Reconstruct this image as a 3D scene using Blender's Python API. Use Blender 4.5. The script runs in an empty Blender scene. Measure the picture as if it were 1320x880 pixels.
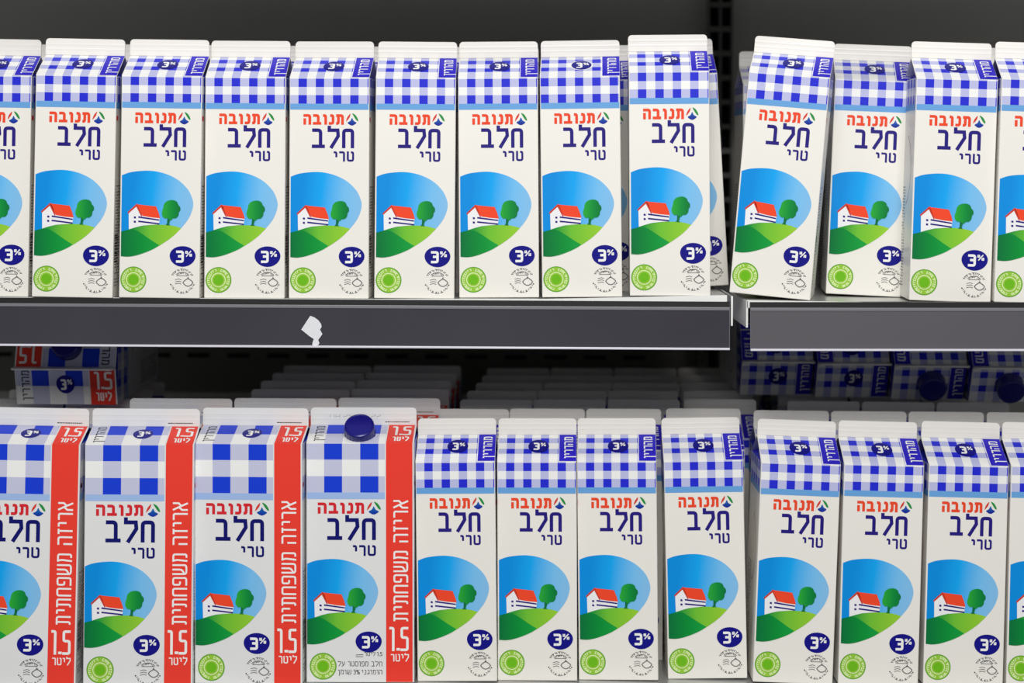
import bpy, bmesh, math, random
from mathutils import Matrix, Vector
R = math.radians
random.seed(7)
S = bpy.context.scene
COL = S.collection
ZC = 1.40                                   # lens height above the ground

# ------------------------------------------------------------------ camera
cam_d = bpy.data.cameras.new('camera'); cam = bpy.data.objects.new('camera', cam_d); COL.objects.link(cam)
cam.matrix_world = Matrix.Translation((0, -1.70, ZC)) @ Matrix.Rotation(R(90), 4, 'X') @ Matrix.Rotation(R(.33), 4, 'Z')
cam_d.sensor_width = 36; cam_d.lens = 2533 / 1320 * 36
cam_d.shift_y = -(440 - 206) / 1320
cam_d.clip_start = .05; cam_d.clip_end = 60
cam_d.dof.use_dof = True; cam_d.dof.focus_distance = 1.70; cam_d.dof.aperture_fstop = 5.0
S.camera = cam
# ------------------------------------------------------------------ world and lights
W = bpy.data.worlds.new('world'); S.world = W; W.use_nodes = True
bg = W.node_tree.nodes['Background']; bg.inputs[0].default_value = (.93, .96, 1, 1); bg.inputs[1].default_value = .24

def area(name, loc, target, sx, sy, power, col=(1, 1, 1)):
    d = bpy.data.lights.new(name, 'AREA'); d.shape = 'RECTANGLE'; d.size = sx; d.size_y = sy; d.energy = power; d.color = col
    o = bpy.data.objects.new(name, d); COL.objects.link(o); o.location = loc
    o.rotation_euler = (Vector(target) - Vector(loc)).to_track_quat('-Z', 'Y').to_euler(); return o
area('case_canopy_light', (0.0, -.42, ZC + .85), (0.0, .02, ZC - .15), 1.1, .10, 2.6, (1, .985, .96))
area('aisle_ceiling_light', (0.05, -1.9, ZC + 1.35), (0.03, 0, ZC - .25), 1.0, .5, 28, (1, .985, .955))
area('added_low_fill_light', (0.1, -2.3, ZC + .88), (0.08, 0, ZC - .2), .9, .4, 24, (1, .985, .955))  # added low fill, like bounce off opposite shelves, to brighten the rear seams
S.view_settings.view_transform = 'Standard'; S.view_settings.look = 'None'
S.view_settings.gamma = 1; S.view_settings.use_curve_mapping = False
S.view_settings.exposure = -0.04

# ------------------------------------------------------------------ materials
def lin(c):
    return tuple(((v / 255) / 12.92 if v <= 10 else ((v / 255 + .055) / 1.055) ** 2.4) for v in c) + (1,)
def mat(name, rgb, rough=.38, metal=0, noise=0, nscale=60, bump=0, coat=0):
    m = bpy.data.materials.new(name); m.use_nodes = True; nt = m.node_tree; b = nt.nodes['Principled BSDF']
    b.inputs['Base Color'].default_value = lin(rgb); b.inputs['Roughness'].default_value = rough; b.inputs['Metallic'].default_value = metal
    if not metal and rough == .38: b.inputs['Specular IOR Level'].default_value = .22
    if coat: b.inputs['Coat Weight'].default_value = coat; b.inputs['Coat Roughness'].default_value = .25
    if noise or bump:
        tc = nt.nodes.new('ShaderNodeTexCoord'); n = nt.nodes.new('ShaderNodeTexNoise'); n.inputs['Scale'].default_value = nscale
        n.inputs['Detail'].default_value = 4; nt.links.new(tc.outputs['Object'], n.inputs['Vector'])
        if noise:
            mx = nt.nodes.new('ShaderNodeMix'); mx.data_type = 'RGBA'
            c = lin(rgb); mx.inputs[6].default_value = tuple(v * (1 - noise) for v in c[:3]) + (1,); mx.inputs[7].default_value = tuple(min(1, v * (1 + noise)) for v in c[:3]) + (1,)
            nt.links.new(n.outputs[0], mx.inputs[0]); nt.links.new(mx.outputs[2], b.inputs['Base Color'])
        if bump:
            bp = nt.nodes.new('ShaderNodeBump'); bp.inputs['Strength'].default_value = bump; bp.inputs['Distance'].default_value = .001
            nt.links.new(n.outputs[0], bp.inputs['Height']); nt.links.new(bp.outputs[0], b.inputs['Normal'])
    return m
def gradmat(name, stops, ax=0, k=1.0, off=0.0, mixy=0.0):
    """printed colour ramp of the artwork, across the print (uv in mm)"""
    m = bpy.data.materials.new(name); m.use_nodes = True; nt = m.node_tree; b = nt.nodes['Principled BSDF']
    b.inputs['Roughness'].default_value = .38; b.inputs['Specular IOR Level'].default_value = .22
    uv = nt.nodes.new('ShaderNodeUVMap'); sp = nt.nodes.new('ShaderNodeSeparateXYZ'); nt.links.new(uv.outputs[0], sp.inputs[0])
    a = nt.nodes.new('ShaderNodeMath'); a.operation = 'MULTIPLY_ADD'; a.inputs[1].default_value = mixy; nt.links.new(sp.outputs[1 - ax], a.inputs[0]); nt.links.new(sp.outputs[ax], a.inputs[2])
    c = nt.nodes.new('ShaderNodeMath'); c.operation = 'MULTIPLY_ADD'; c.inputs[1].default_value = k; c.inputs[2].default_value = off; nt.links.new(a.outputs[0], c.inputs[0])
    r = nt.nodes.new('ShaderNodeValToRGB'); nt.links.new(c.outputs[0], r.inputs[0])
    el = r.color_ramp.elements
    el[0].position = stops[0][0]; el[0].color = lin(stops[0][1]); el[1].position = stops[-1][0]; el[1].color = lin(stops[-1][1])
    for p, q in stops[1:-1]:
        e = el.new(p); e.color = lin(q)
    nt.links.new(r.outputs[0], b.inputs['Base Color']); return m
M = dict(
    board=mat('carton_board', (236, 233, 226), .36, noise=.012, nscale=25, bump=.05),
    board_b=mat('family_carton_board', (228, 228, 228), .34, noise=.012, nscale=25, bump=.05),
    blue=mat('check_blue_print', (34, 42, 206)), pale=mat('check_pale_print', (186, 189, 226)), band=mat('light_blue_band_print', (104, 162, 218)),
    blue_b=mat('family_check_blue', (20, 60, 210)), pale_b=mat('family_check_pale', (196, 198, 222)), band_b=mat('family_band_blue', (158, 186, 230)),
    white=mat('white_print', (240, 240, 238)), orange=mat('orange_lettering', (234, 72, 40)), red=mat('red_print', (236, 62, 48)), crim=mat('crimson_lettering', (212, 38, 48)),
    navy=mat('navy_lettering', (36, 24, 122)), navy_b=mat('dark_navy_lettering', (8, 14, 104)), badge=mat('badge_navy', (14, 12, 130)),
    lab=mat('gable_label_blue', (46, 36, 192)), black=mat('black_print', (28, 28, 30)), grey=mat('grey_print', (112, 112, 112)), faint=mat('faint_grey_stamp', (176, 176, 176)),
    roof=mat('roof_print', (240, 72, 40)), rooft=mat('roof_dark_print', (205, 60, 40)), wall=mat('house_wall_print', (238, 238, 240)),
    tree=gradmat('tree_print', [(0, (44, 170, 54)), (.55, (6, 140, 58)), (1, (0, 112, 52))], 0, 1 / 17, -36 / 17),
    trunk=mat('trunk_print', (10, 110, 60)),
    sky=gradmat('picture_sky_print', [(0, (0, 140, 222)), (.28, (14, 164, 240)), (.62, (118, 190, 238)), (1, (142, 190, 230))], 0, 1 / 62, 0, -.12),
    hill=gradmat('hill_dark_print', [(0, (0, 108, 58)), (.5, (0, 140, 54)), (1, (18, 162, 64))], 0, 1 / 36, 0),
    lite=gradmat('hill_light_print', [(0, (20, 150, 56)), (.35, (110, 190, 52)), (1, (150, 204, 50))], 0, 1 / 40, -12 / 40),
    seal=mat('seal_green', (146, 196, 62)), disc=mat('seal_disc_green', (108, 184, 26)), ring=mat('seal_line_green', (96, 160, 50)), spale=mat('seal_pale_green', (220, 238, 178)),
    igreen=mat('emblem_green', (34, 140, 62)), ired=mat('emblem_red', (210, 60, 50)), iblue=gradmat('emblem_blue', [(0, (16, 40, 150)), (1, (50, 130, 200))], 1, 1 / 10, -151 / 10),
    iblue_b=gradmat('family_emblem_blue', [(0, (10, 50, 160)), (1, (20, 130, 190))], 1, 1 / 10, -147 / 10), pink=mat('side_arc_print', (176, 110, 130)),
    cap=mat('cap_blue_plastic', (18, 14, 118), .3),
    steel=mat('shelf_steel', (240, 240, 238), .3, .08, noise=.06, nscale=14),
    deck=mat('shelf_deck_paint', (176, 176, 174), .3, .5, noise=.05, nscale=20),
    strip=mat('strip_plastic_black', (56, 54, 62), .22, noise=.6, nscale=3.2, coat=.4), strip_r=mat('strip_plastic_grey', (84, 82, 87), .45, noise=.08, nscale=5),  # uneven tone of the glossy strip stands in for aisle reflections
    bevel=mat('strip_bevel_highlight', (120, 120, 126), .3), clear=mat('strip_edge_plastic', (214, 212, 222), .3), rim=mat('strip_rim_plastic', (112, 110, 118), .3), gap=mat('groove_shade_black', (14, 14, 16), .5),
    back=mat('case_back_panel', (192, 190, 184), .6, noise=.05, nscale=3), hole=mat('hole_black', (3, 3, 3), .9), rail=mat('rail_grey', (104, 102, 96), .6), post=mat('upright_grey', (120, 120, 116), .5, .3, noise=.05, nscale=20),
    dark=mat('case_side_dark', (30, 29, 28), .7, noise=.1, nscale=4), paper=mat('torn_paper', (222, 224, 228), .7, noise=.04, nscale=200, bump=.3),
)

# ------------------------------------------------------------------ small helpers
def link(name, me, parent=None):
    o = bpy.data.objects.new(name, me); COL.objects.link(o)
    if parent: o.parent = parent
    return o
def tag(o, label=None, cat=None, group=None, kind=None):
    for k, v in (('label', label), ('category', cat), ('group', group), ('kind', kind)):
        if v: o[k] = v
    return o
def mesh_of(bm, name, mats, smooth=False):
    me = bpy.data.meshes.new(name); bm.normal_update(); bm.to_mesh(me); bm.free()
    for m in mats: me.materials.append(m)
    if smooth:
        for p in me.polygons: p.use_smooth = True
    return me
def box(bm, a, b, mi=0, bev=0):
    g = bmesh.ops.create_cube(bm, size=1, matrix=Matrix.Translation([(a[i] + b[i]) / 2 for i in range(3)]) @ Matrix.Diagonal([abs(b[i] - a[i]) for i in range(3)] + [1]))
    fs = {f for v in g['verts'] for f in v.link_faces}
    for f in fs: f.material_index = mi
    if bev:
        es = list({e for v in g['verts'] for e in v.link_edges})
        r = bmesh.ops.bevel(bm, geom=es, offset=bev, segments=2, affect='EDGES', profile=.5)
        for f in r['faces']: f.material_index = mi

# ------------------------------------------------------------------ flat print: 2D polygons in mm (u across, v up the carton) laid on the board
class Kind: pass
def kind(Wd, D, H, Rr, Fn):
    k = Kind(); k.W, k.D, k.H, k.R, k.F = Wd, D, H, Rr, Fn
    k.L = math.hypot(D / 2, Rr); return k
KS = kind(69.4, 70, 191, 19, 14.5); KB = kind(93.7, 70, 208, 11, 15.5)
EPS = .10
def place(k, u, v, e):
    x = u - k.W / 2
    if v <= k.H + 1e-6: return (x * .001, -e * .001, v * .001)
    if v <= k.H + k.L + 1e-6:
        s = (v - k.H) / k.L; ny, nz = -k.R / k.L, (k.D / 2) / k.L
        return (x * .001, (s * k.D / 2 + ny * e) * .001, (k.H + s * k.R + nz * e) * .001)
    return (x * .001, (k.D / 2 - .75 - e) * .001, (k.H + k.R + v - k.H - k.L) * .001)
class Art:
    def __init__(s): s.p = []
    def poly(s, pts, m, layer=1): s.p.append((pts, m, layer)); return s
    def rect(s, u0, v0, u1, v1, m, layer=1): return s.poly([(u0, v0), (u1, v0), (u1, v1), (u0, v1)], m, layer)
    def ell(s, c, rx, ry, m, layer=1, n=28, egg=0):
        return s.poly([(c[0] + rx * math.cos(t) * (1 + egg * math.sin(t)), c[1] + ry * math.sin(t)) for t in [2 * math.pi * i / n for i in range(n)]], m, layer)
    def line(s, pts, t, m, layer=1, closed=False):
        n = len(pts); L = []; Rt = []
        for i in range(n):
            a = pts[i - 1] if (i > 0 or closed) else None; b = pts[i]; c = pts[(i + 1) % n] if (i < n - 1 or closed) else None
            def nn(p, q):
                dx, dy = q[0] - p[0], q[1] - p[1]; l = math.hypot(dx, dy) or 1; return (-dy / l, dx / l)
            if a and c:
                n1, n2 = nn(a, b), nn(b, c); mx, my = n1[0] + n2[0], n1[1] + n2[1]; l2 = mx * mx + my * my
                if l2 < .3: mx, my = n1; kf = 1
                else: kf = 2 / l2
                ox, oy = mx * kf, my * kf
            else: ox, oy = nn(a, b) if a else nn(b, c)
            L.append((b[0] + ox * t / 2, b[1] + oy * t / 2)); Rt.append((b[0] - ox * t / 2, b[1] - oy * t / 2))
        for i in range(n if closed else n - 1):
            j = (i + 1) % n; s.poly([Rt[i], Rt[j], L[j], L[i]], m, layer)
        return s
    def build(s, name, k, mats=None):
        use = []; bm = bmesh.new(); uv = bm.loops.layers.uv.new('UVMap')
        for pts, m, layer in s.p:
            if m not in use: use.append(m)
            vs = [bm.verts.new(place(k, u, v, EPS * layer)) for u, v in pts]
            try: f = bm.faces.new(vs)
            except ValueError: continue
            f.material_index = use.index(m)
            for lp, (u, v) in zip(f.loops, pts): lp[uv].uv = (u, v)
        bm.normal_update()
        for f in bm.faces:
            if f.normal.y > 0 or (abs(f.normal.y) < 1e-4 and f.normal.z < 0): f.normal_flip()
        return mesh_of(bm, name, [M[m] for m in use])
def fil(pts, r, n=4, closed=False):
    out = []
    for i, p in enumerate(pts):
        if not closed and i in (0, len(pts) - 1): out.append(p); continue
        a, c = pts[i - 1], pts[(i + 1) % len(pts)]
        def tw(q):
            dx, dy = q[0] - p[0], q[1] - p[1]; l = math.hypot(dx, dy); rr = min(r, l * .5); return (p[0] + dx / l * rr, p[1] + dy / l * rr)
        s0, s1 = tw(a), tw(c)
        for j in range(n + 1):
            t = j / n; out.append(((1 - t) ** 2 * s0[0] + 2 * t * (1 - t) * p[0] + t * t * s1[0], (1 - t) ** 2 * s0[1] + 2 * t * (1 - t) * p[1] + t * t * s1[1]))
    return out
WID = {'ו': .42, 'י': .42, 'ז': .5, 'ן': .42, 'נ': .58, 'ל': .78, 'ב': .86, 'ט': .82, 'ר': .66, 'ג': .6, '1': .42, '.': .28, ' ': .4, '3': .62, '5': .66, '2': .64, '0': .66, '%': .9, 'ד': .72, 'ש': 1.0, 'ס': .82, '|': .1}
def glyph(ch, w, h, t):
    i = t / 2; r = max(min(w, h) * .22, t * .62); T = h - i; Q = w - i
    g = {
        'ח': [[(i, 0), (i, T), (Q, T), (Q, 0)]],
        'ל': [[(i, h * 1.14), (i, T), (Q, T), (w * .9, h * .62), (w * .28, 0)]],
        'ב': [[(w * .02, T), (w * .8 - i, T), (w * .8 - i, i)], [(0, i), (w, i)]],
        'ט': [[(i, h), (i, i), (Q, i), (Q, T), (w * .55, T)]],
        'ר': [[(0, T), (Q, T), (Q, 0)]], 'ד': [[(0, T), (w, T)], [(w * .8, T), (w * .8, 0)]],
        'י': [[(0, T), (Q, T), (Q, h * .42)]], 'ו': [[(0, T), (Q, T), (Q, 0)]], 'ן': [[(0, T), (Q, T), (Q, -h * .36)]],
        'ז': [[(0, T), (w, T)], [(w * .6, T), (w * .6, 0)]],
        'נ': [[(w * .25, T), (Q, T), (Q, i), (0, i)]], 'ג': [[(w * .25, T), (Q, T), (Q, 0)], [(Q, h * .3), (0, i)]],
        'ת': [[(0, T), (Q, T), (Q, 0)], [(w * .3, T), (w * .3, i), (0, i)]],
        'ה': [[(0, T), (Q, T), (Q, 0)], [(i, 0), (i, h * .6)]],
        'מ': [[(w * .22, T), (Q, T), (Q, i), (w * .5, i)], [(i, h), (w * .26, h * .72), (i + w * .02, 0)]],
        'ם': [[(i, T), (Q, T), (Q, i), (i, i), (i, h)]], 'ס': [[(i, T), (Q, T), (Q, i), (i, i), (i, h)]],
        'א': [[(i, h), (w * .5, h * .52), (Q, 0)], [(Q, h), (Q, h * .62), (w * .6, h * .44)], [(i, 0), (i, h * .38), (w * .4, h * .58)]],
        'ש': [[(i, h), (i, i), (Q, i), (Q, h)], [(w / 2, h), (w / 2, h * .35), (i, h * .2)]],
        'פ': [[(w * .5, h * .48), (i, h * .48), (i, T), (Q, T), (Q, i), (0, i)]],
        'ע': [[(Q, h), (Q, h * .4), (0, -h * .05)], [(i, h), (w * .5, h * .22)]],
        '1': [[(0, h * .84), (Q * .9, T), (Q, 0)] if False else [(0, T), (Q, T), (Q, 0)]],
        '5': [[(w * .96, T), (i, T), (i, h * .56), (Q, h * .56), (Q, i), (0, i)]],
        '3': [[(0, T), (Q, T), (Q, i), (0, i)], [(w * .25, h * .53), (Q, h * .53)]],
        '2': [[(0, T), (Q, T), (Q, h * .5), (i, h * .5), (i, i), (w, i)]], '0': [[(i, T), (Q, T), (Q, i), (i, i), (i, h)]],
        '.': [[(w * .2, t * .7), (w * .2 + t * 1.4, t * .7)]],
        '%': [[(w * .15, 0), (w * .85, h)], [(i, T), (w * .3, T), (w * .3, h * .6), (i, h * .6), (i, h)], [(w * .7, h * .4), (Q, h * .4), (Q, i), (w * .7, i), (w * .7, h * .45)]],
        'D': [[(i, 0), (i, T), (Q, T), (Q, i), (0, i)]], 'H': [[(i, 0), (i, h)], [(Q, 0), (Q, h)], [(i, h / 2), (Q, h / 2)]],
        ' ': [], '|': [],
    }[ch]
    return [(fil(s, r) if ch not in ('.', '%', 'ל', 'א', 'ז') else s) for s in g]
def text(art, word, u0, u1, v0, h, t, m, layer=2, rtl=True, rot=False, gap=.2, wmap=None):
    """word in reading order; fitted between u0 and u1. rot: turned a quarter counter-clockwise, then u0..u1 is the run along v (top first) and v0 the right edge u"""
    ws = [WID.get(c, .8) * h for c in word]; g = gap * h
    tot = sum(ws) + g * (len(word) - 1); sc = (u1 - u0) / tot
    pos = 0
    for c, w in zip(word, ws):
        wS = w * sc; a = (u1 - pos * sc - wS) if rtl else (u0 + pos * sc)
        for si, s in enumerate(glyph(c, wS, h, t)):
            if rot: pts = [(v0 - y, a + x) for x, y in s]
            else: pts = [(a + x, v0 + y) for x, y in s]
            art.line(pts, t, m, layer + .15 * si)
        pos += w + g
def spline(pts, n=5, closed=True):
    out = []; N = len(pts)
    for i in range(N if closed else N - 1):
        p0, p1, p2, p3 = [pts[(i + j) % N] if closed else pts[max(0, min(N - 1, i + j))] for j in (-1, 0, 1, 2)]
        for q in range(n):
            t = q / n
            out.append(tuple(.5 * (2 * p1[d] + (p2[d] - p0[d]) * t + (2 * p0[d] - 5 * p1[d] + 4 * p2[d] - p3[d]) * t * t + (3 * p1[d] - p0[d] - 3 * p2[d] + p3[d]) * t ** 3) for d in (0, 1)))
    if not closed: out.append(pts[-1])
    return out

# ------------------------------------------------------------------ artwork pieces
def Z(X, Y): return ((X - 172) / 6.0, (732 - Y) / 5.96)      # sketch units -> mm
def farm(du=0, dv=0, sc=1.0):
    def T(pts): return [(x * sc + du, y * sc + dv) for x, y in pts]
    A = Art()
    egg = spline([Z(*p) for p in [(180, 104), (230, 87), (320, 79), (400, 92), (470, 124), (520, 170), (543, 212), (551, 250), (542, 292), (522, 332), (491, 371)]], 4, False)
    low = spline([Z(*p) for p in [(491, 371), (450, 412), (400, 449), (340, 484), (270, 511), (220, 521), (180, 519)]], 4, False)
    A.poly(T(egg + [Z(420, 400), Z(180, 440)]), 'sky', 1)
    ridge = spline([Z(*p) for p in [(180, 393), (222, 381), (270, 366), (330, 357), (400, 355), (450, 360), (491, 371)]], 4, False)
    A.poly(T(ridge + low[1:]), 'lite', 2)
    A.poly(T(spline([Z(*p) for p in [(180, 393), (215, 384), (252, 384), (290, 404), (338, 436), (378, 460)]], 3, False) + [p for p in low if p[0] < Z(370, 0)[0]]), 'hill', 3)
    A.poly(T([Z(*p) for p in [(218, 294), (257, 262), (290, 311), (379, 322), (376, 353), (330, 357), (290, 361), (258, 369), (220, 381)]]), 'wall', 4)
    A.poly(T([Z(*p) for p in [(258, 250), (268, 262), (288, 311), (284, 316), (257, 264), (216, 301), (213, 293)]]), 'rooft', 5)
    A.poly(T([Z(*p) for p in [(258, 249), (268, 253), (360, 262), (374, 296), (381, 322), (335, 318), (291, 311), (272, 280)]]), 'roof', 5)
    for y in (314, 336): A.poly(T([Z(*p) for p in [(245, y), (256, y + 1), (256, y + 11), (245, y + 10)]]), 'navy', 5)
    for y, dy in ((313, 15), (335, 12)): A.poly(T([Z(*p) for p in [(268, y), (377, y + dy), (377, y + dy + 7), (268, y + 8)]]), 'navy', 5)
    A.poly(T([Z(*p) for p in [(418, 322), (436, 322), (428, 352), (434, 358), (410, 357), (417, 348)]]), 'trunk', 4)
    crown = [(430, 229), (452, 229), (468, 238), (474, 252), (484, 264), (485, 280), (478, 290), (476, 306), (464, 320), (448, 322), (436, 332), (420, 322), (404, 322), (392, 308), (390, 290), (396, 270), (400, 250), (412, 236)]
    A.poly(T(spline([Z(*p) for p in crown], 3)), 'tree', 5)
    return A
def three(A, cu, cv, rx, ry, bm_, layer=1, ring=False):
    if ring: A.ell((cu, cv), rx * 1.1, ry * 1.12, 'white', layer)
    A.ell((cu, cv), rx, ry, bm_, layer + 1, egg=.06)
    h = ry * 1.18
    text(A, '3', cu - rx * .5, cu + rx * .1, cv - h * .52, h, h * .2, 'white', layer + 2, rtl=False)
    text(A, '%', cu + rx * .2, cu + rx * .72, cv + h * .0, h * .46, h * .09, 'white', layer + 2, rtl=False)
    return A
def seal(cu, cv, r):
    A = Art(); A.ell((cu, cv), r, r, 'ring', 1, 40).ell((cu, cv), r * .93, r * .93, 'seal', 2, 40)
    A.ell((cu, cv), r * .56, r * .56, 'spale', 3, 30).ell((cu, cv), r * .49, r * .49, 'seal', 4, 30).ell((cu, cv), r * .38, r * .38, 'disc', 5, 26)
    rnd = random.Random(3)
    for i in range(30):
        a = 2 * math.pi * i / 30
        if i in (7, 8, 22, 23): continue
        c, s_ = math.cos(a), math.sin(a)
        def P(rr, tt): return (cu + r * (c * rr - s_ * tt), cv + r * (s_ * rr + c * tt))
        q = rnd.choice([[(.68, -.05), (.84, -.05), (.84, .05), (.68, .05)], [(.84, -.05), (.84, .05), (.68, .05)], [(.68, -.05), (.84, -.05), (.84, .05)], [(.68, -.04), (.68, .05), (.84, .05), (.84, -.04)]])
        A.line([P(*p) for p in q], r * .06, 'spale', 3)
    return A
def stamp(cu, cv, r):
    A = Art(); t = r * .055
    rnd = random.Random(5)
    for a0, a1, rr, n in ((30, 150, .95, 15), (205, 335, .95, 15), (48, 132, .68, 9)):
        for i in range(n):
            a = R(a0 + (a1 - a0) * i / (n - 1)); c, s_ = math.cos(a), math.sin(a); d = r * .075
            pts = [(cu + c * (r * rr + x) - s_ * y, cv + s_ * (r * rr + x) + c * y) for x, y in rnd.choice([[(-d, -d * .8), (d, -d * .8), (d, d * .6)], [(-d, 0), (d, 0)], [(-d, d * .6), (d, d * .6), (d, -d * .6)]])]
            A.line(pts, t, 'grey', 1)
    A.line([(cu - r * .3, cv + r * .72), (cu + r * .3, cv + r * .72)], t, 'grey').line([(cu - r * .5, cv + r * .45), (cu + r * .5, cv + r * .45)], t, 'grey')
    dx, dy = cu + r * .48, cv - r * .12
    A.line(spline([(dx - r * .42, dy), (dx - r * .2, dy + r * .22), (dx, dy + r * .32), (dx + r * .2, dy + r * .22), (dx + r * .42, dy), (dx + r * .2, dy - r * .24), (dx, dy - r * .3), (dx - r * .2, dy - r * .24)], 2), t * 1.5, 'grey', closed=True)
    A.poly([(dx - r * .1, dy + r * .32), (dx + r * .1, dy + r * .32), (dx, dy + r * .5)], 'grey')
    for y in (.1, -.08, -.26): A.line([(cu - r * .62, cv + r * y), (cu - r * .3, cv + r * (y + .08)), (cu - r * .08, cv + r * y)], t, 'grey')
    for x in (-1, 1): A.ell((cu + x * r * .98, cv - r * .3), r * .06, r * .06, 'black', 1, 8)
    return A
def brand(k, u0, u1, i0, i1, v0, v1, m, blue):
    A = Art(); h = (v1 - v0); text(A, 'תנובה', u0, u1, v0, h * .9, h * .235, m, 1, gap=.17)
    c = (i0 + i1) / 2; w = (i1 - i0); b = v0 - .02 * h
    A.poly([(c, b + h * .62)] + spline([(c, b + h * .62), (c + w * .14, b + h * .36), (c + w * .38, b + h * .2), (c + w * .18, b + h * .02), (c, b - h * .04), (c - w * .18, b + h * .02), (c - w * .38, b + h * .2), (c - w * .14, b + h * .36)], 3)[1:], blue, 1)
    A.poly(spline([(c + w * .02, b + h * 1.0), (c + w * .3, b + h * .84), (c + w * .5, b + h * .5), (c + w * .5, b + h * .34), (c + w * .36, b + h * .42), (c + w * .16, b + h * .72)], 3), 'igreen', 1)
    A.poly(spline([(c - w * .14, b + h * .98), (c - w * .4, b + h * .66), (c - w * .5, b + h * .3), (c - w * .34, b + h * .46), (c - w * .18, b + h * .7)], 3), 'ired', 1)
    return A
def words(k, m, a, b, c, d, x1, h1, h2, z1, z2):
    A = Art(); text(A, 'חלב', a, x1, z1, h1, h1 * .178, m, 1, gap=.17); text(A, 'טרי', b, x1, z2, h2, h2 * .2, m, 1, gap=.2); return A

def checks(k, cols, rows_f, rows_s, band, ub, mats, ud=None, mesh_name='checkered_band'):
    """gingham of front face, front slope and both sides; cols/rows are the dark bands in mm"""
    B, P, L_ = mats; A = Art(); e = .7
    def grid(u0, u1, v0, v1, rows, cols):
        us = sorted({u0, u1} | {x for c in cols for x in c if u0 < x < u1}); vs = sorted({v0, v1} | {y for r in rows for y in r if v0 < y < v1})
        for i in range(len(us) - 1):
            for j in range(len(vs) - 1):
                cu, cv = (us[i] + us[i + 1]) / 2, (vs[j] + vs[j + 1]) / 2
                ic = any(a < cu < b for a, b in cols); ir = any(a < cv < b for a, b in rows)
                A.rect(us[i], vs[j], us[i + 1], vs[j + 1], B if ic and ir else P if ic or ir else 'white', 1)
    grid(e, ub, band[1], k.H, rows_f, cols); grid(e, ub, k.H, k.H + k.L, rows_s, cols)
    A.rect(e, band[0], ub, band[1], L_, 1)
    me = A.build(mesh_name, k)
    # the two sides
    bm = bmesh.new(); bm.from_mesh(me); names = [m_.name for m_ in me.materials]
    idx = {n: names.index(M[n].name) for n in (B, P, 'white', L_)}
    uvl = bm.loops.layers.uv.active; scols = [(c[0], c[1]) for c in cols if c[1] < k.D] if ub > 60 else cols
    us = sorted({e, k.D - e} | {x for c in scols for x in c}); vs = sorted({band[0], band[1], k.H} | {y for r in rows_f for y in r if band[1] < y < k.H})
    for sx in (-1, 1):
        X = sx * (k.W / 2 + .1) * .001
        for i in range(len(us) - 1):
            for j in range(len(vs) - 1):
                cu, cv = (us[i] + us[i + 1]) / 2, (vs[j] + vs[j + 1]) / 2
                ic = any(a < cu < b for a, b in scols); ir = any(a < cv < b for a, b in rows_f)
                q = [(us[i], vs[j]), (us[i + 1], vs[j]), (us[i + 1], vs[j + 1]), (us[i], vs[j + 1])]
                f = bm.faces.new([bm.verts.new((X, y * .001, z * .001)) for y, z in (q if sx > 0 else q[::-1])])
                f.material_index = idx[L_] if cv < band[1] else idx[B] if ic and ir else idx[P] if ic or ir else idx['white']
        # gusset triangle, printed blue with pale bars
        n = 7; apx = (0.0, k.D / 2, k.H + k.R)
        def G(s, w):   # s along the depth, w towards the apex
            base = (sx * k.W / 2, s * k.D, k.H)
            p = [base[d] + (apx[d] - base[d]) * w for d in range(3)]; nrm = Vector((sx * k.R, 0, k.W / 2)).normalized()
            return ((p[0] + nrm.x * .15) * .001, p[1] * .001, (p[2] + nrm.z * .15) * .001)
        for q in range(4):
            w0, w1 = q / 4, (q + 1) / 4 - .001
            f = bm.faces.new([bm.verts.new(G(*p)) for p in ((.02, w0), (.98, w0), (.98, w1), (.02, w1))][::(1 if sx > 0 else -1)])
            f.material_index = idx[B] if q != 1 else idx[P]
    me2 = mesh_of(bm, mesh_name, list(me.materials)); return me2

def body_mesh(k, m):
    bm = bmesh.new(); w, D, H = k.W * .0005, k.D * .001, k.H * .001
    box(bm, (-w, 0, 0), (w, D, H)); bm.edges.ensure_lookup_table()
    es = [e for e in bm.edges if abs(e.verts[0].co.z - e.verts[1].co.z) > .1 or (e.verts[0].co.z < .001 and e.verts[1].co.z < .001)]
    bmesh.ops.bevel(bm, geom=es, offset=.0009, segments=3, affect='EDGES', profile=.5)
    zr = (k.H + k.R) * .001; th = .0005
    for sgn in (0, 1):
        y0 = 0 if sgn == 0 else D
        a = [(-w, y0, H), (w, y0, H), (w, D / 2, zr), (-w, D / 2, zr)]
        b = [(x, y + (th if sgn == 0 else -th), z - th) for x, y, z in a]
        va = [bm.verts.new(p) for p in a]; vb = [bm.verts.new(p) for p in b]
        bm.faces.new(va); bm.faces.new(vb[::-1])
        for i in range(4): bm.faces.new([va[i], vb[i], vb[(i + 1) % 4], va[(i + 1) % 4]])
    for sx in (-1, 1):
        bm.faces.new([bm.verts.new(p) for p in ((sx * w, 0, H), (sx * w, D, H), (0, D / 2, zr - th))])
    bmesh.ops.recalc_face_normals(bm, faces=bm.faces); return mesh_of(bm, 'body', [m])
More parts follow.
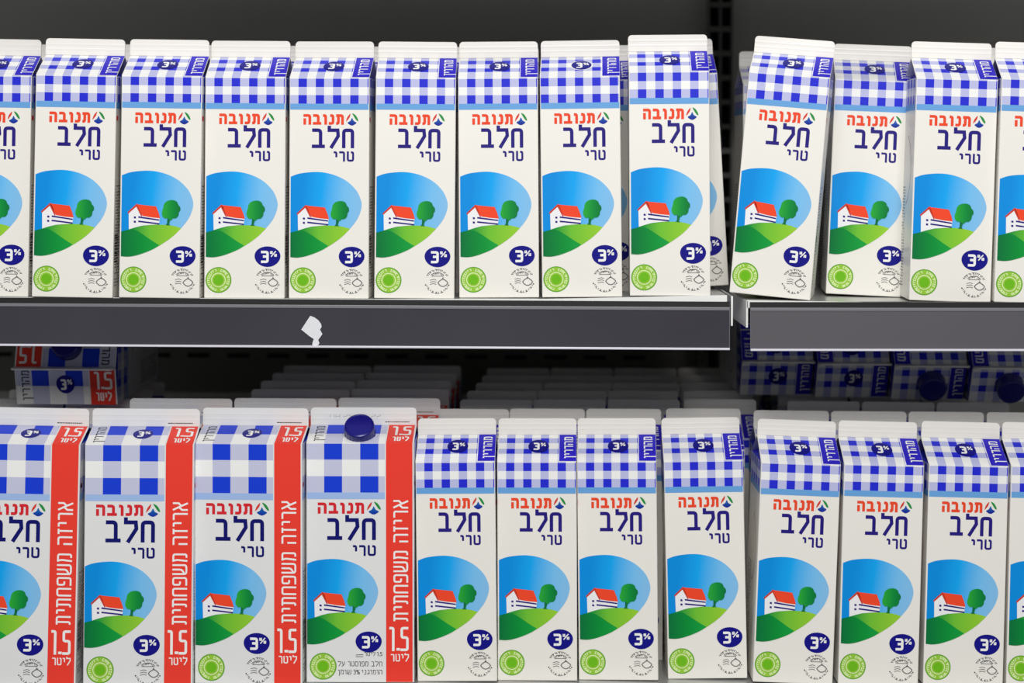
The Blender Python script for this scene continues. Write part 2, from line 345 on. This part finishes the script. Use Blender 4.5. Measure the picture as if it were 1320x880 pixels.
def seam_mesh(k, m):
    """flattened top seam: rounded upper corners, crimped ridges"""
    bm = bmesh.new(); w = k.W / 2; z0 = k.H + k.R; h = k.F; prof = [(0, .75), (.3, .95), (h * .3, .95), (h * .34, 1.02), (h * .4, 1.02), (h * .44, .92), (h * .58, .92), (h * .62, 1.0), (h * .68, 1.0), (h * .72, .92), (h - .35, .85), (h, .5)]
    def half(z):
        r = 3.4
        if z > h - r: return w - r + math.sqrt(max(0, r * r - (z - (h - r)) ** 2))
        return w
    rows = sorted(set([p[0] for p in prof] + [h - 3, h - 2.2, h - 1.4, h - .8, h - .2])); rings = []
    for z in rows:
        for i in range(len(prof) - 1):
            if prof[i][0] <= z <= prof[i + 1][0]:
                f = (z - prof[i][0]) / (prof[i + 1][0] - prof[i][0]); y = prof[i][1] + f * (prof[i + 1][1] - prof[i][1])
        x = half(z); rings.append([bm.verts.new((a * .001, (k.D / 2 + b) * .001, (z0 + z) * .001)) for a, b in ((-x, -y), (x, -y), (x, y), (-x, y))])
    for i in range(len(rings) - 1):
        for j in range(4): bm.faces.new([rings[i][j], rings[i][(j + 1) % 4], rings[i + 1][(j + 1) % 4], rings[i + 1][j]])
    bm.faces.new(rings[0][::-1]); bm.faces.new(rings[-1]); return mesh_of(bm, 'top_seam', [m])
def side_print_mesh(k):
    """small print and bar code on both sides"""
    bm = bmesh.new(); mats = [M['grey'], M['black'], M['pink'], M['crim']]; rnd = random.Random(11)
    for sx in (-1, 1):
        X = sx * (k.W / 2 + .1) * .001
        def q(y0, z0, y1, z1, mi):
            p = [(X, y0 * .001, z0 * .001), (X, y1 * .001, z0 * .001), (X, y1 * .001, z1 * .001), (X, y0 * .001, z1 * .001)]
            f = bm.faces.new([bm.verts.new(v) for v in (p if sx > 0 else p[::-1])]); f.material_index = mi
        off = 6 if sx > 0 else 40
        z = 96
        while z > 10:
            y = off
            while y < off + 22:
                l = rnd.uniform(2, 6)
                if rnd.random() < .85: q(y, z, min(y + l, off + 24), z + .9, 0)
                y += l + 1.2
            z -= 2.6
        if sx > 0:
            z = 54
            while z > 30: w_ = rnd.choice([.5, .9, 1.3]); q(4, z - w_, 18, z, 1); z -= w_ + rnd.choice([.6, 1.])
            q(2.5, k.H - 38, 10, k.H - 34, 3)
        for i in range(14):
            if sx < 0:
                a0, a1 = R(-70 + 140 * i / 14), R(-70 + 140 * (i + 1) / 14); c = (46, 112); r0, r1 = 31, 32.2
                p = [(X, (c[0] - r * math.cos(a)) * .001, (c[1] + r * math.sin(a)) * .001) for r, a in ((r0, a0), (r0, a1), (r1, a1), (r1, a0))]
                f = bm.faces.new([bm.verts.new(v) for v in p]); f.material_index = 2
    return mesh_of(bm, 'side_print', mats)

# one-litre carton meshes
def small_set(shift=0.0, ring=False):
    k = KS; P = 15.0; c0 = 7.8 - shift
    cols = [(c0 + P * i, c0 + P * i + 7.3) for i in range(-1, 6)]; cols = [(max(.7, a), min(k.W - .7, b)) for a, b in cols if b > 1 and a < k.W - 1]
    H = k.H; L = k.L
    rows_f = [(H - 8, H - .8), (H - 22.4, H - 15)]; rows_s = [(H + L * .29, H + L * .47), (H + L * .68, H + L * .86)]
    d = dict(body=body_mesh(k, M['board']), top_seam=seam_mesh(k, M['board']), side_print=side_print_mesh(k))
    d['checkered_band'] = checks(k, cols, rows_f, rows_s, (H - 27.6, H - 22.4), k.W - .7, ('blue', 'pale', 'band'))
    A = Art(); A.rect(53.6, H + .2, k.W - .2, H + L - .5, 'white', 2).rect(54.2, H + .9, k.W - .2, H + L - .5, 'lab', 3); text(A, 'מהדרין', H + 5, H + L - 4, 66.4, 7.8, 1.25, 'white', 4, rot=True, gap=.2); d['gable_label'] = A.build('gable_label', k)
    A = Art(); A.ell((36, H + L * .56), 9.8 if ring else 9.2, 9.6, 'white' if ring else 'badge', 2); three(A, 36, H + L * .56, 8.8, 8.8, 'badge', 2); d['gable_badge'] = A.build('gable_badge', k)
    d['brand_lettering'] = brand(k, 12.2, 47.4, 49.3, 59.6, 150.4, 160.6, 'orange', 'iblue').build('brand_lettering', k)
    d['product_lettering'] = words(k, 'navy', 19.6, 38.6, 0, 0, 56.4, 17.0, 8.9, 130.2, 118.6).build('product_lettering', k)
    d['farm_picture'] = farm(0, 0).build('farm_picture', k)
    d['fat_badge'] = three(Art(), 54.6, 36.2, 11.2, 8.9, 'badge').build('fat_badge', k)
    d['green_seal'] = seal(12.4, 15.8, 11.2).build('green_seal', k)
    d['kosher_stamp'] = stamp(54.6, 15.0, 10.2).build('kosher_stamp', k)
    return d
def big_set(cap=False):
    k = KB; H, L = k.H, k.L; cols = [(15.6, 31.2), (47, 62.8)]
    rows_f = [(H - 14.4, H - .6), (H - 43, H - 28.8)]; rows_s = [(H + L * .5, H + L * .98)]
    d = dict(body=body_mesh(k, M['board_b']), top_seam=seam_mesh(k, M['board_b']), side_print=side_print_mesh(k))
    d['checkered_band'] = checks(k, cols, rows_f, rows_s, (H - 48.7, H - 43), 68.4, ('blue_b', 'pale_b', 'band_b'))
    A = Art(); A.rect(69.4, .8, 92.4, H, 'red', 2).rect(69.4, H, 92.4, H + L - .3, 'red', 2)
    text(A, 'אריזה משפחתית', 53.5, 158.6, 88.6, 12.8, 1.55, 'white', 3, rot=True, gap=.2)
    text(A, '1.5', 72.2, 89, 27.6, 21, 2.2, 'white', 3, rtl=False, gap=.1); text(A, 'ליטר', 73.4, 89.2, 18.6, 6.4, .95, 'white', 3)
    text(A, '1.5', 73.5, 90, H + L * .42, L * .48, 2.2, 'white', 3, rtl=False, gap=.06); text(A, 'ליטר', 74.5, 88.6, H + L * .1, L * .23, 1.3, 'white', 3)
    d['red_stripe'] = A.build('red_stripe', k)
    A = Art(); text(A, 'מהדרין', H + 4, H + L - 3, 13.4, 7.4, 1.1, 'black', 2, rot=True); d['gable_lettering'] = A.build('gable_lettering', k)
    if not cap: d['gable_badge'] = three(Art(), 46.5, H + L * .55, 8.6, L * .25, 'badge', 2).build('gable_badge', k)
    d['brand_lettering'] = brand(k, 10, 50.4, 52.8, 64.6, 146.6, 157.4, 'crim', 'iblue_b').build('brand_lettering', k)
    d['product_lettering'] = words(k, 'navy_b', 18.2, 40.6, 0, 0, 60.6, 19.0, 9.4, 123.8, 110).build('product_lettering', k)
    d['farm_picture'] = farm(-.6, -2.2, 1.0).build('farm_picture', k)
    d['fat_badge'] = three(Art(), 54.2, 35.4, 11.4, 9.1, 'badge').build('fat_badge', k)
    d['green_seal'] = seal(14.6, 14.2, 11.7).build('green_seal', k)
    if not cap: d['kosher_stamp'] = stamp(55.4, 12.4, 10.6).build('kosher_stamp', k)
    else:
        A = Art(); text(A, '1.5', 61.4, 66, 23.2, 3.4, .5, 'black', 1, rtl=False, gap=.1); text(A, 'ליטר', 50.5, 60, 23.2, 3.2, .45, 'black', 1); A.line([(43, 22.6), (49.5, 22.6)], .5, 'black').line([(43, 24), (49.5, 24.4)], .5, 'black')
        text(A, 'חלב מפוסטר על', 27.5, 66, 14.2, 4.2, .5, 'black', 1); text(A, 'שומן', 27.5, 39, 7.2, 4.0, .5, 'black', 1); text(A, '3%', 41, 46.4, 7.2, 4.0, .5, 'black', 1, rtl=False); text(A, 'הומוגני', 48, 66, 7.2, 4.0, .5, 'black', 1)
        d['small_print'] = A.build('small_print', k)
    A = Art(); V = H + L
    if cap: text(A, 'DH', 17, 26, V + 6, 3.6, .45, 'faint', 2, rtl=False); text(A, '25 10 22', 29, 62, V + 6, 3.6, .45, 'faint', 2, rtl=False)
    rr = random.Random(2); u = 66
    while u < 87: l = rr.uniform(.8, 1.8); A.rect(u, V + 2.4, u + l, V + 3.3, 'grey', 2); u += l + .5
    d['seam_print'] = A.build('seam_print', k)
    return d
def cap_mesh():
    bm = bmesh.new(); n = 48; prof = [(13.6, 0), (13.6, 1.6), (12.9, 2.0), (13.0, 11.8), (12.6, 12.8), (11.6, 13.4), (11.0, 13.2), (0.001, 13.2)]
    rings = []
    for i, (r, z) in enumerate(prof):
        rings.append([bm.verts.new((r * (1 + (.018 if (j % 2 and 2 <= i <= 3) else 0)) * math.cos(2 * math.pi * j / n) * .001, r * (1 + (.018 if (j % 2 and 2 <= i <= 3) else 0)) * math.sin(2 * math.pi * j / n) * .001, z * .001)) for j in range(n)])
    for i in range(len(rings) - 1):
        for j in range(n): bm.faces.new([rings[i][j], rings[i][(j + 1) % n], rings[i + 1][(j + 1) % n], rings[i + 1][j]])
    bm.faces.new(rings[0][::-1]); bmesh.ops.remove_doubles(bm, verts=rings[-1], dist=1e-5); return mesh_of(bm, 'screw_cap', [M['cap']])
SETS = {'s': small_set(), 's2': small_set(7.4, True), 'b': big_set(), 'bc': big_set(True)}
CAP = cap_mesh()
BACK = ('body', 'top_seam', 'checkered_band', 'gable_label', 'gable_badge', 'red_stripe', 'gable_lettering', 'side_print')
def carton(kind_, Mw, label, group, full=True, cap=None, both=False, name=None):
    k = KB if kind_[0] == 'b' else KS; d = SETS[kind_]
    root = bpy.data.objects.new(name or ('family_milk_carton' if k is KB else 'milk_carton'), None); COL.objects.link(root)
    root.empty_display_size = .03; root.matrix_world = Mw
    tag(root, label, 'carton', group)
    for nm, me in d.items():
        if not full and nm not in BACK: continue
        if cap and nm == 'gable_badge': continue
        o = link(nm, me, root)
        if nm == 'side_print': o['kind'] = 'stuff'
        if both and nm in ('gable_label', 'gable_badge', 'red_stripe', 'gable_lettering', 'checkered_band'):
            o = link(nm, SETS['b' if k is KB else 's'].get(nm, me), root); o.matrix_local = Matrix.Translation((0, k.D * .001, 0)) @ Matrix.Rotation(math.pi, 4, 'Z')
    if both and k is KB:
        o = link('gable_badge', SETS['b']['gable_badge'], root); o.matrix_local = Matrix.Translation((0, k.D * .001, 0)) @ Matrix.Rotation(math.pi, 4, 'Z')
    if cap:
        u, s, tilt = cap; c = link('screw_cap', CAP, root); tag(c, 'dark blue ribbed screw cap')
        p = Vector(place(k, u, k.H + k.L * s, .2)); c.matrix_local = Matrix.Translation(p) @ Matrix.Rotation(math.atan2(k.R, k.D / 2) + tilt, 4, 'X')
    return root
def pose(x, y, yaw, roll, z, k):
    return Matrix.Translation((x, y, z + abs(math.sin(roll)) * k.W * .0005)) @ Matrix.Rotation(yaw, 4, 'Z') @ Matrix.Rotation(roll, 4, 'Y')

# ------------------------------------------------------------------ setting: the back of the dairy case
def simple(name, fn, mats, parent=None, **kw):
    bm = bmesh.new(); fn(bm); o = link(name, mesh_of(bm, name, [M[m] for m in mats]), parent); tag(o, **kw); return o
ZU, ZL = ZC - .1208, ZC - .4548
YB = .62
simple('wall_back', lambda b: box(b, (-1.3, YB, .3), (1.3, YB + .03, 2.6)), ['back'], kind='structure')
simple('wall_left', lambda b: box(b, (-1.33, -.05, .3), (-1.3, YB + .03, 2.6)), ['dark'], kind='structure')
simple('wall_right', lambda b: box(b, (1.3, -.05, .3), (1.33, YB + .03, 2.6)), ['dark'], kind='structure')
# slotted upright between the two bays, then the vented rail under the upper shelf
up = tag(link('shelf_upright', None), 'dark grey slotted steel upright between the two shelf bays', 'upright'); up.location = (.243, YB - .022, .5)
def post(b):
    for a, c in ((-.0145, -.0125), (-.0015, .0015), (.0125, .0145)): box(b, (a, 0, 0), (c, .022, 1.6))
    for q in range(60):
        z = q * .0285 - .003
        if z > 0: box(b, (-.0145, .001, z), (.0145, .004, z + .006))
simple('upright_post', post, ['post'], up)
simple('upright_channel', lambda b: box(b, (-.0125, .018, 0), (.0125, .0215, 1.6)), ['hole'], up)
rail = tag(link('vent_rail', None), 'dark slotted rail across the case back below the left upper shelf', 'rail'); rail.location = (-.28, YB - .012, ZC - .245)
simple('rail_plate', lambda b: box(b, (-1.0, 0, -.03), (.50, .012, .045)), ['rail'], rail)
bm = bmesh.new(); box(bm, (-.013, -.0006, -.0025), (.013, .0, .0025)); slot_me = mesh_of(bm, 'rail_slot', [M['hole']])
for i in range(32):
    xs = -.97 + i * .0465
    if xs < .46: o = link('rail_slot', slot_me, rail); o.location = (xs, 0, .0135)

# ------------------------------------------------------------------ shelves
DX = [-1.28, -.12, -.05, .03, .07, .14, .186]; DZ = [0, -.0002, .0004, .0008, .0018, .0040, .0050]
RX = [.2010, .30, .50, 1.28]; RZ = [.0020, .0010, -.0006, -.0006]
def interp(x, X, Zs):
    if x <= X[0]: return Zs[0]
    for i in range(len(X) - 1):
        if x <= X[i + 1]: return Zs[i] + (Zs[i + 1] - Zs[i]) * (x - X[i]) / (X[i + 1] - X[i])
    return Zs[-1]
def slab(bm, X, Zs, y0, y1, zt, zb, base):
    vs = []
    for x, dz in zip(X, Zs): vs.append([bm.verts.new(p) for p in ((x, y0, base + dz + zt), (x, y1, base + dz + zt), (x, y1, base + dz + zb), (x, y0, base + dz + zb))])
    for a, b in zip(vs, vs[1:]):
        for j in range(4): bm.faces.new([a[j], a[(j + 1) % 4], b[(j + 1) % 4], b[j]])
    bm.faces.new(vs[0][::-1]); bm.faces.new(vs[-1]); bmesh.ops.recalc_face_normals(bm, faces=bm.faces)
def shelf(X, Zs, base, yf, label, strip, strip_x, roll=0, flanges=(), zs0=0):
    root = tag(link('shelf', None), label, 'shelf'); root.location = (0, yf, base); inv = (0, -yf, -base)
    def add(name, fn, mats, **kw):
        o = simple(name, fn, mats, root, **kw); o.location = inv; return o
    add('shelf_deck', lambda b: slab(b, X, Zs, yf + .0015, YB - .03, 0, -.0016, base), ['deck'])
    add('shelf_lip', lambda b: (slab(b, X, Zs, yf, yf + .0015, 0.0003, -.0062, base)), ['steel'])
    for i, x in enumerate(flanges): add('shelf_flange', lambda b: box(b, (x, yf + (.0 if i % 2 == 0 else .012), base - .021), (x + .0016, YB - .05, base + interp(x, X, Zs) - .0005)), ['steel'])
    x0, x1 = strip_x; sr = tag(link('label_strip', None, root), 'dark plastic price label strip'); sr.location = (0, 0, 0)
    def sub(name, fn, m):
        b = bmesh.new(); fn(b); bmesh.ops.rotate(b, verts=b.verts, cent=(x0, 0, 0), matrix=Matrix.Rotation(roll, 3, 'Y')); o = link(name, mesh_of(b, name, [M[m]]), sr); return o
    zt, zb = -.0052 + zs0, -.0418 + zs0; y = -.0045
    sub('groove_shade', lambda b: box(b, (x0, y + .001, zt - .003), (x1, .006, zt + .0028)), 'gap')  # black bar: groove shade and shadow under the carton fronts, as colour
    sub('strip_bevel', lambda b: box(b, (x0, y - .0006, zt - .0045), (x1, y + .001, zt - .0018), bev=.0003), 'bevel')  # lighter bar: highlight along the strip top, put into the colour
    sub('strip_face', lambda b: box(b, (x0, y, zb), (x1, y + .0018, zt - .002), bev=.0003), strip)
    sub('strip_edge', lambda b: box(b, (x0, y - .0025, zb - .0018), (x1, y + .001, zb), bev=.0004), 'clear')
    sub('strip_edge', lambda b: box(b, (x1 - .0005, y - .0008, zb), (x1, y, zt - .003)), 'rim')
    sub('strip_edge', lambda b: box(b, (x0, y - .0008, zb), (x0 + .0005, y, zt - .003)), 'rim')
    return root
shelf(DX, DZ, ZU, -.0065, 'left upper steel shelf with glossy dark label strip and torn paper on its front', 'strip', (-1.28, .188), 0, (.1895,), .0022)
shelf(RX, RZ, ZU, -.0235, 'right upper steel shelf with matte grey label strip, beside the bay gap', 'strip_r', (.2035, 1.28), R(-.3), (.2005,), .0032)
shelf([-1.28, 1.28], [0, 0], ZL, -.020, 'long lower steel shelf carrying the bottom row of cartons', 'strip_r', (-1.28, 1.28))

shelf([-1.28, 1.28], [0, 0], ZC + .222, -.012, 'added unseen case shelf just above the frame, shading the rear rows', 'strip_r', (-1.28, 1.28))  # unseen shelf, added to shade the rear cartons and back wall

# torn paper scrap left on the strip
bm = bmesh.new()
out = [(-14, -2), (-6, 12), (-3, 17), (2, 15), (7, 11), (10.2, 6), (11, 2), (9, -2), (12, -8), (9, -13), (7.5, -15), (7, -17), (8.4, -20.5), (7, -23.4), (2.5, -24.4), (-.5, -23), (.5, -18), (1.5, -15), (-4, -11)]
def scrap(zo): return [bm.verts.new((x * .00070, zo, y * .00062)) for x, y in out]
f0 = scrap(-.0006); f1 = scrap(0)
bm.faces.new(f0); bm.faces.new(f1[::-1])
for i in range(len(out)): bm.faces.new([f0[i], f1[i], f1[(i + 1) % len(out)], f0[(i + 1) % len(out)]])
bmesh.ops.recalc_face_normals(bm, faces=bm.faces)
o = link('paper_scrap', mesh_of(bm, 'paper_scrap', [M['paper']])); o.location = (-.1704, -.0065 - .0052, ZC - .1455)
tag(o, 'torn white paper scrap stuck on the dark label strip of the left upper shelf', 'paper scrap')

# ------------------------------------------------------------------ front cartons
U = [('s', -0.45266, -0.00082, 0.01221, 0.01079), ('s', -0.37775, -0.00994, 0.00391, 0.01376), ('s', -0.30305, -0.00926, -0.00999, 0.00757), ('s', -0.23066, -0.00244, 0.00216, 0.00034), ('s', -0.15802, -0.00012, -0.03952, -0.00147), ('s', -0.08407, 0.00267, 0.00767, 0.00204), ('s', -0.01046, 0.00718, -0.0142, -0.01136), ('s2', 0.06152, 0.00294, -0.05148, -0.01679), ('s', 0.13716, -0.00431, -0.0474, -0.01096), ('s', 0.2222, -0.0100, -0.200, 0.08295), ('s', 0.3143, 0.04509, -0.09654, 0.03814), ('s', 0.37638, -0.0135, -0.04743, 0.02835), ('s', 0.44674, -0.02468, -0.06234, 0.0288)]
L = [('b', -0.41937, -0.01237, 0.00685, 0.01559), ('b', -0.31948, -0.00949, 0.02407, 0.00286), ('b', -0.22537, -0.00091, -0.05415, -0.00573), ('bc', -0.12917, 0.00632, -0.01712, -0.00663), ('s', -0.04496, 0.01115, -0.03141, -0.01626), ('s', 0.02485, 0.01569, -0.0342, -0.00884), ('s', 0.09584, 0.01831, -0.05873, -0.01468), ('s', 0.17425, 0.0235, -0.03568, -0.0257), ('s', 0.24661, 0.00883, -0.00294, 0.03286), ('s', 0.32035, 0.00577, 0.00145, 0.02256), ('s', 0.39394, 0.00532, 0.00816, 0.02192), ('s', 0.46578, 0.00359, -0.00533, 0.01716)]
def uz(x): return ZU + (interp(x, DX, DZ) if x < .195 else interp(x, RX, RZ))
UN = ['upper-shelf milk carton cut off by the left edge of the photo',
      'upright blue-checked milk carton on the upper shelf, second from the left edge',
      'upright blue-checked milk carton on the upper shelf, third from the left edge',
      'upper-shelf milk carton standing just left of the torn paper scrap',
      'upper-shelf milk carton standing directly above the torn white paper scrap',
      'upper-shelf milk carton one place right of the one above the paper scrap',
      'upper-shelf milk carton two places right of the one above the paper scrap',
      'upper-shelf milk carton with checks shifted left and a white-rimmed gable badge',
      'rightmost carton of the left upper shelf, standing a little higher than its row',
      'milk carton leaning strongly to the right over the gap between the upper shelves',
      'milk carton set back on the right upper shelf, partly hidden between its two neighbours',
      'milk carton with narrow left side showing, second from the right edge of the upper shelf',
      'upper-shelf milk carton cut off by the right edge of the photo']
LN = ['red-striped large lower-shelf milk carton cut off by the left edge of the photo',
      'red-striped large milk carton, second from the left edge of the lower shelf',
      'red-striped large milk carton just left of the one with the screw cap',
      'red-striped large milk carton with a dark blue screw cap on its gable',
      'lower-shelf small milk carton touching the large red-striped carton with the screw cap',
      'lower-shelf small milk carton, second to the right of the red-striped cartons',
      'lower-shelf small milk carton, third to the right of the red-striped cartons',
      'lower-shelf small milk carton tilted left, standing left of the dark gap in its row',
      'lower-shelf small milk carton tilted right, standing right of the dark gap in its row',
      'lower-shelf small milk carton, third from the right edge of the photo',
      'lower-shelf small milk carton, second from the right edge of the photo',
      'lower-shelf small milk carton cut off by the right edge of the photo']
for (k_, x, y, yaw, roll), lab in zip(U, UN):
    pm = pose(x, y, yaw, roll, uz(x), KS)
    if 'standing a little higher' in lab: pm = pm @ Matrix.Diagonal((1, 1, 1.013, 1))
    r = carton(k_, pm, lab, 'one-litre milk cartons in the front row of the upper shelf')
for (k_, x, y, yaw, roll), lab in zip(L, LN):
    kk = KB if k_[0] == 'b' else KS
    carton(k_, pose(x, y, yaw, roll, ZL, kk), lab, 'large family milk cartons in the front row of the lower shelf' if kk is KB else 'one-litre milk cartons in the front row of the lower shelf', cap=(45.5, .45, R(26)) if k_ == 'bc' else None)

# ------------------------------------------------------------------ cartons behind
ORD = ['front', 'second', 'third', 'fourth', 'fifth', 'sixth', 'seventh', 'eighth']
UC = ['the front carton at the left edge', 'the second carton from the left', 'the third carton from the left', 'the front carton left of the paper scrap', 'the front carton above the paper scrap', 'the front carton one right of the paper scrap', 'the front carton two right of the paper scrap', 'the carton with the white-rimmed badge', 'the last left-bay carton', 'the strongly leaning carton', 'the set-back carton', 'the second front carton from the right edge', 'the front carton at the right edge']
gU = 'milk cartons behind the front row of the upper shelf'
backU = [(0, -.450, .074, 0, .008), (1, -.374, .066, .01, .01), (2, -.299, .067, 0, .006), (3, -.228, .070, 0, 0), (4, -.156, .074, 0, 0), (5, -.082, .076, 0, 0), (6, -.009, .081, 0, -.008), (7, .0765, .076, -.02, -.008), (10, .329, .147, -.06, .02), (11, .3905, .070, 0, .02), (12, .462, .058, 0, .02)]
for c, x, y, yaw, roll in backU:
    carton('s', pose(x, y, yaw, roll, uz(x), KS), 'shaded milk carton hidden behind ' + UC[c] + ', upper shelf', gU, full=True)
carton('s', pose(.1612, .0700, -.0179, -.0603, uz(.19), KS), 'shaded milk carton leaning left behind the rightmost carton of the left upper shelf', gU)
carton('s', pose(.252, .150, 0, 0, uz(.243), KS), 'shaded milk carton whose pale top seam shows left of the leaning carton', gU)

gL = 'milk cartons in the shaded rows behind the front of the lower shelf'
LC = ['the screw-capped carton', 'the small one beside the screw-capped carton', 'the second small carton', 'the third small carton', 'the left-tilted small carton', 'the right-tilted small carton', 'the third small carton from the right edge', 'the second small carton from the right edge', 'the small carton at the right edge']
rnd = random.Random(4)
# one-litre columns: x of the front carton, then a drift to the right row by row
DR = [0, .005, .028, .033, .040, .045, .050]
midc = [(1, -.0412, .0815), (2, .0290, .0865), (3, .1000, .0890), (4, .1745, .0945)]
for j, x0, y0 in midc:
    for r in range(1, 7):
        if j == 4 and r > 3: dx = DR[r] - .004
        else: dx = DR[r]
        carton('s', pose(x0 + dx + (rnd.uniform(-.0008, .0008) if r > 1 else 0), y0 + (r - 1) * .0712, rnd.uniform(-.004, .004), 0, ZL, KS), 'shaded small lower-shelf carton, %s row back, behind %s' % (ORD[r], LC[j]), gL, full=r < 2)
rc = [(5, .2585, .0825), (6, .3300, .0800), (7, .4015, .0795), (8, .4730, .078)]
RD = [0, 0, .045, .046, .048, .049]
for j, x0, y0 in rc:
    for r in range(1, 6):
        if r > 1 and j == 8: continue
        carton('s', pose(x0 + (RD[r] - .004 if r > 1 else 0), y0 + (r - 1) * .0712, rnd.uniform(-.008, .008), .004, ZL, KS), 'shaded small lower-shelf carton, %s row back, behind %s' % (ORD[r], LC[j]), gL, full=r < 2)
# large cartons
BCn = ['the second red-striped carton from the left', 'the third red-striped carton from the left', 'the screw-capped carton']
for j, (x0, y0) in enumerate([(-.302, .066), (-.2070, .072), (-.1120, .0790)]):
    for r in range(1, 6):
        if j == 0 and r > 1: continue
        dx = [0, 0, .006, .006, .009, .012][r]
        if j == 0 and r == 1: pass
        carton('b', pose(x0 + dx, y0 + (r - 1) * .0712, rnd.uniform(-.004, .004), 0, ZL, KB), 'shaded large lower-shelf carton, %s row back, behind %s' % (ORD[r], BCn[j]), 'large milk cartons in the shaded rows behind the front of the lower shelf', full=r < 2)
for r in range(4):
    for q, x0 in enumerate((-.462, -.390)):
        carton('s', pose(x0, .070 + r * .0712, 0, 0, ZL, KS), 'shaded small carton under the lying large carton, %s row back, %s column' % (ORD[r + 1], ('outer left', 'inner')[q]), 'milk cartons under the lying large carton', full=False)
# cartons lying down with their gables towards the front
zt = ZL + (KS.H + KS.R + KS.F) * .001 + .0004
def lay(x, y_sh, up):          # y_sh: where the shoulder edge stands
    if up: ax = Matrix(((-1, 0, 0), (0, 0, -1), (0, -1, 0)))     # front panel upwards
    else: ax = Matrix(((1, 0, 0), (0, 0, -1), (0, 1, 0)))        # front panel downwards
    return ax.to_4x4()
k = KB; m_ = lay(0, 0, True); carton('bc', Matrix.Translation((-.413, .131 + k.H * .001, zt + k.D * .001)) @ m_, 'large milk carton lying on top of other cartons at the far left', None, cap=(45.5, .45, 0), both=True, name='family_milk_carton')
lyl = ['leftmost lying milk carton under the right upper shelf, without a cap', 'second lying milk carton from the left, under the right upper shelf', 'third lying milk carton under the right upper shelf, with a dark cap', 'lying milk carton at the right edge under the right upper shelf, with a dark cap']
for i, (x, yf) in enumerate([(.2600, .233), (.3315, .218), (.4030, .203), (.4745, .188)]):
    carton('s', Matrix.Translation((x, yf + KS.H * .001, zt + .0005)) @ lay(0, 0, False), lyl[i], 'milk cartons lying on top of the lower rows at the right', cap=(36.5, .5, 0) if i > 1 else None, both=True)
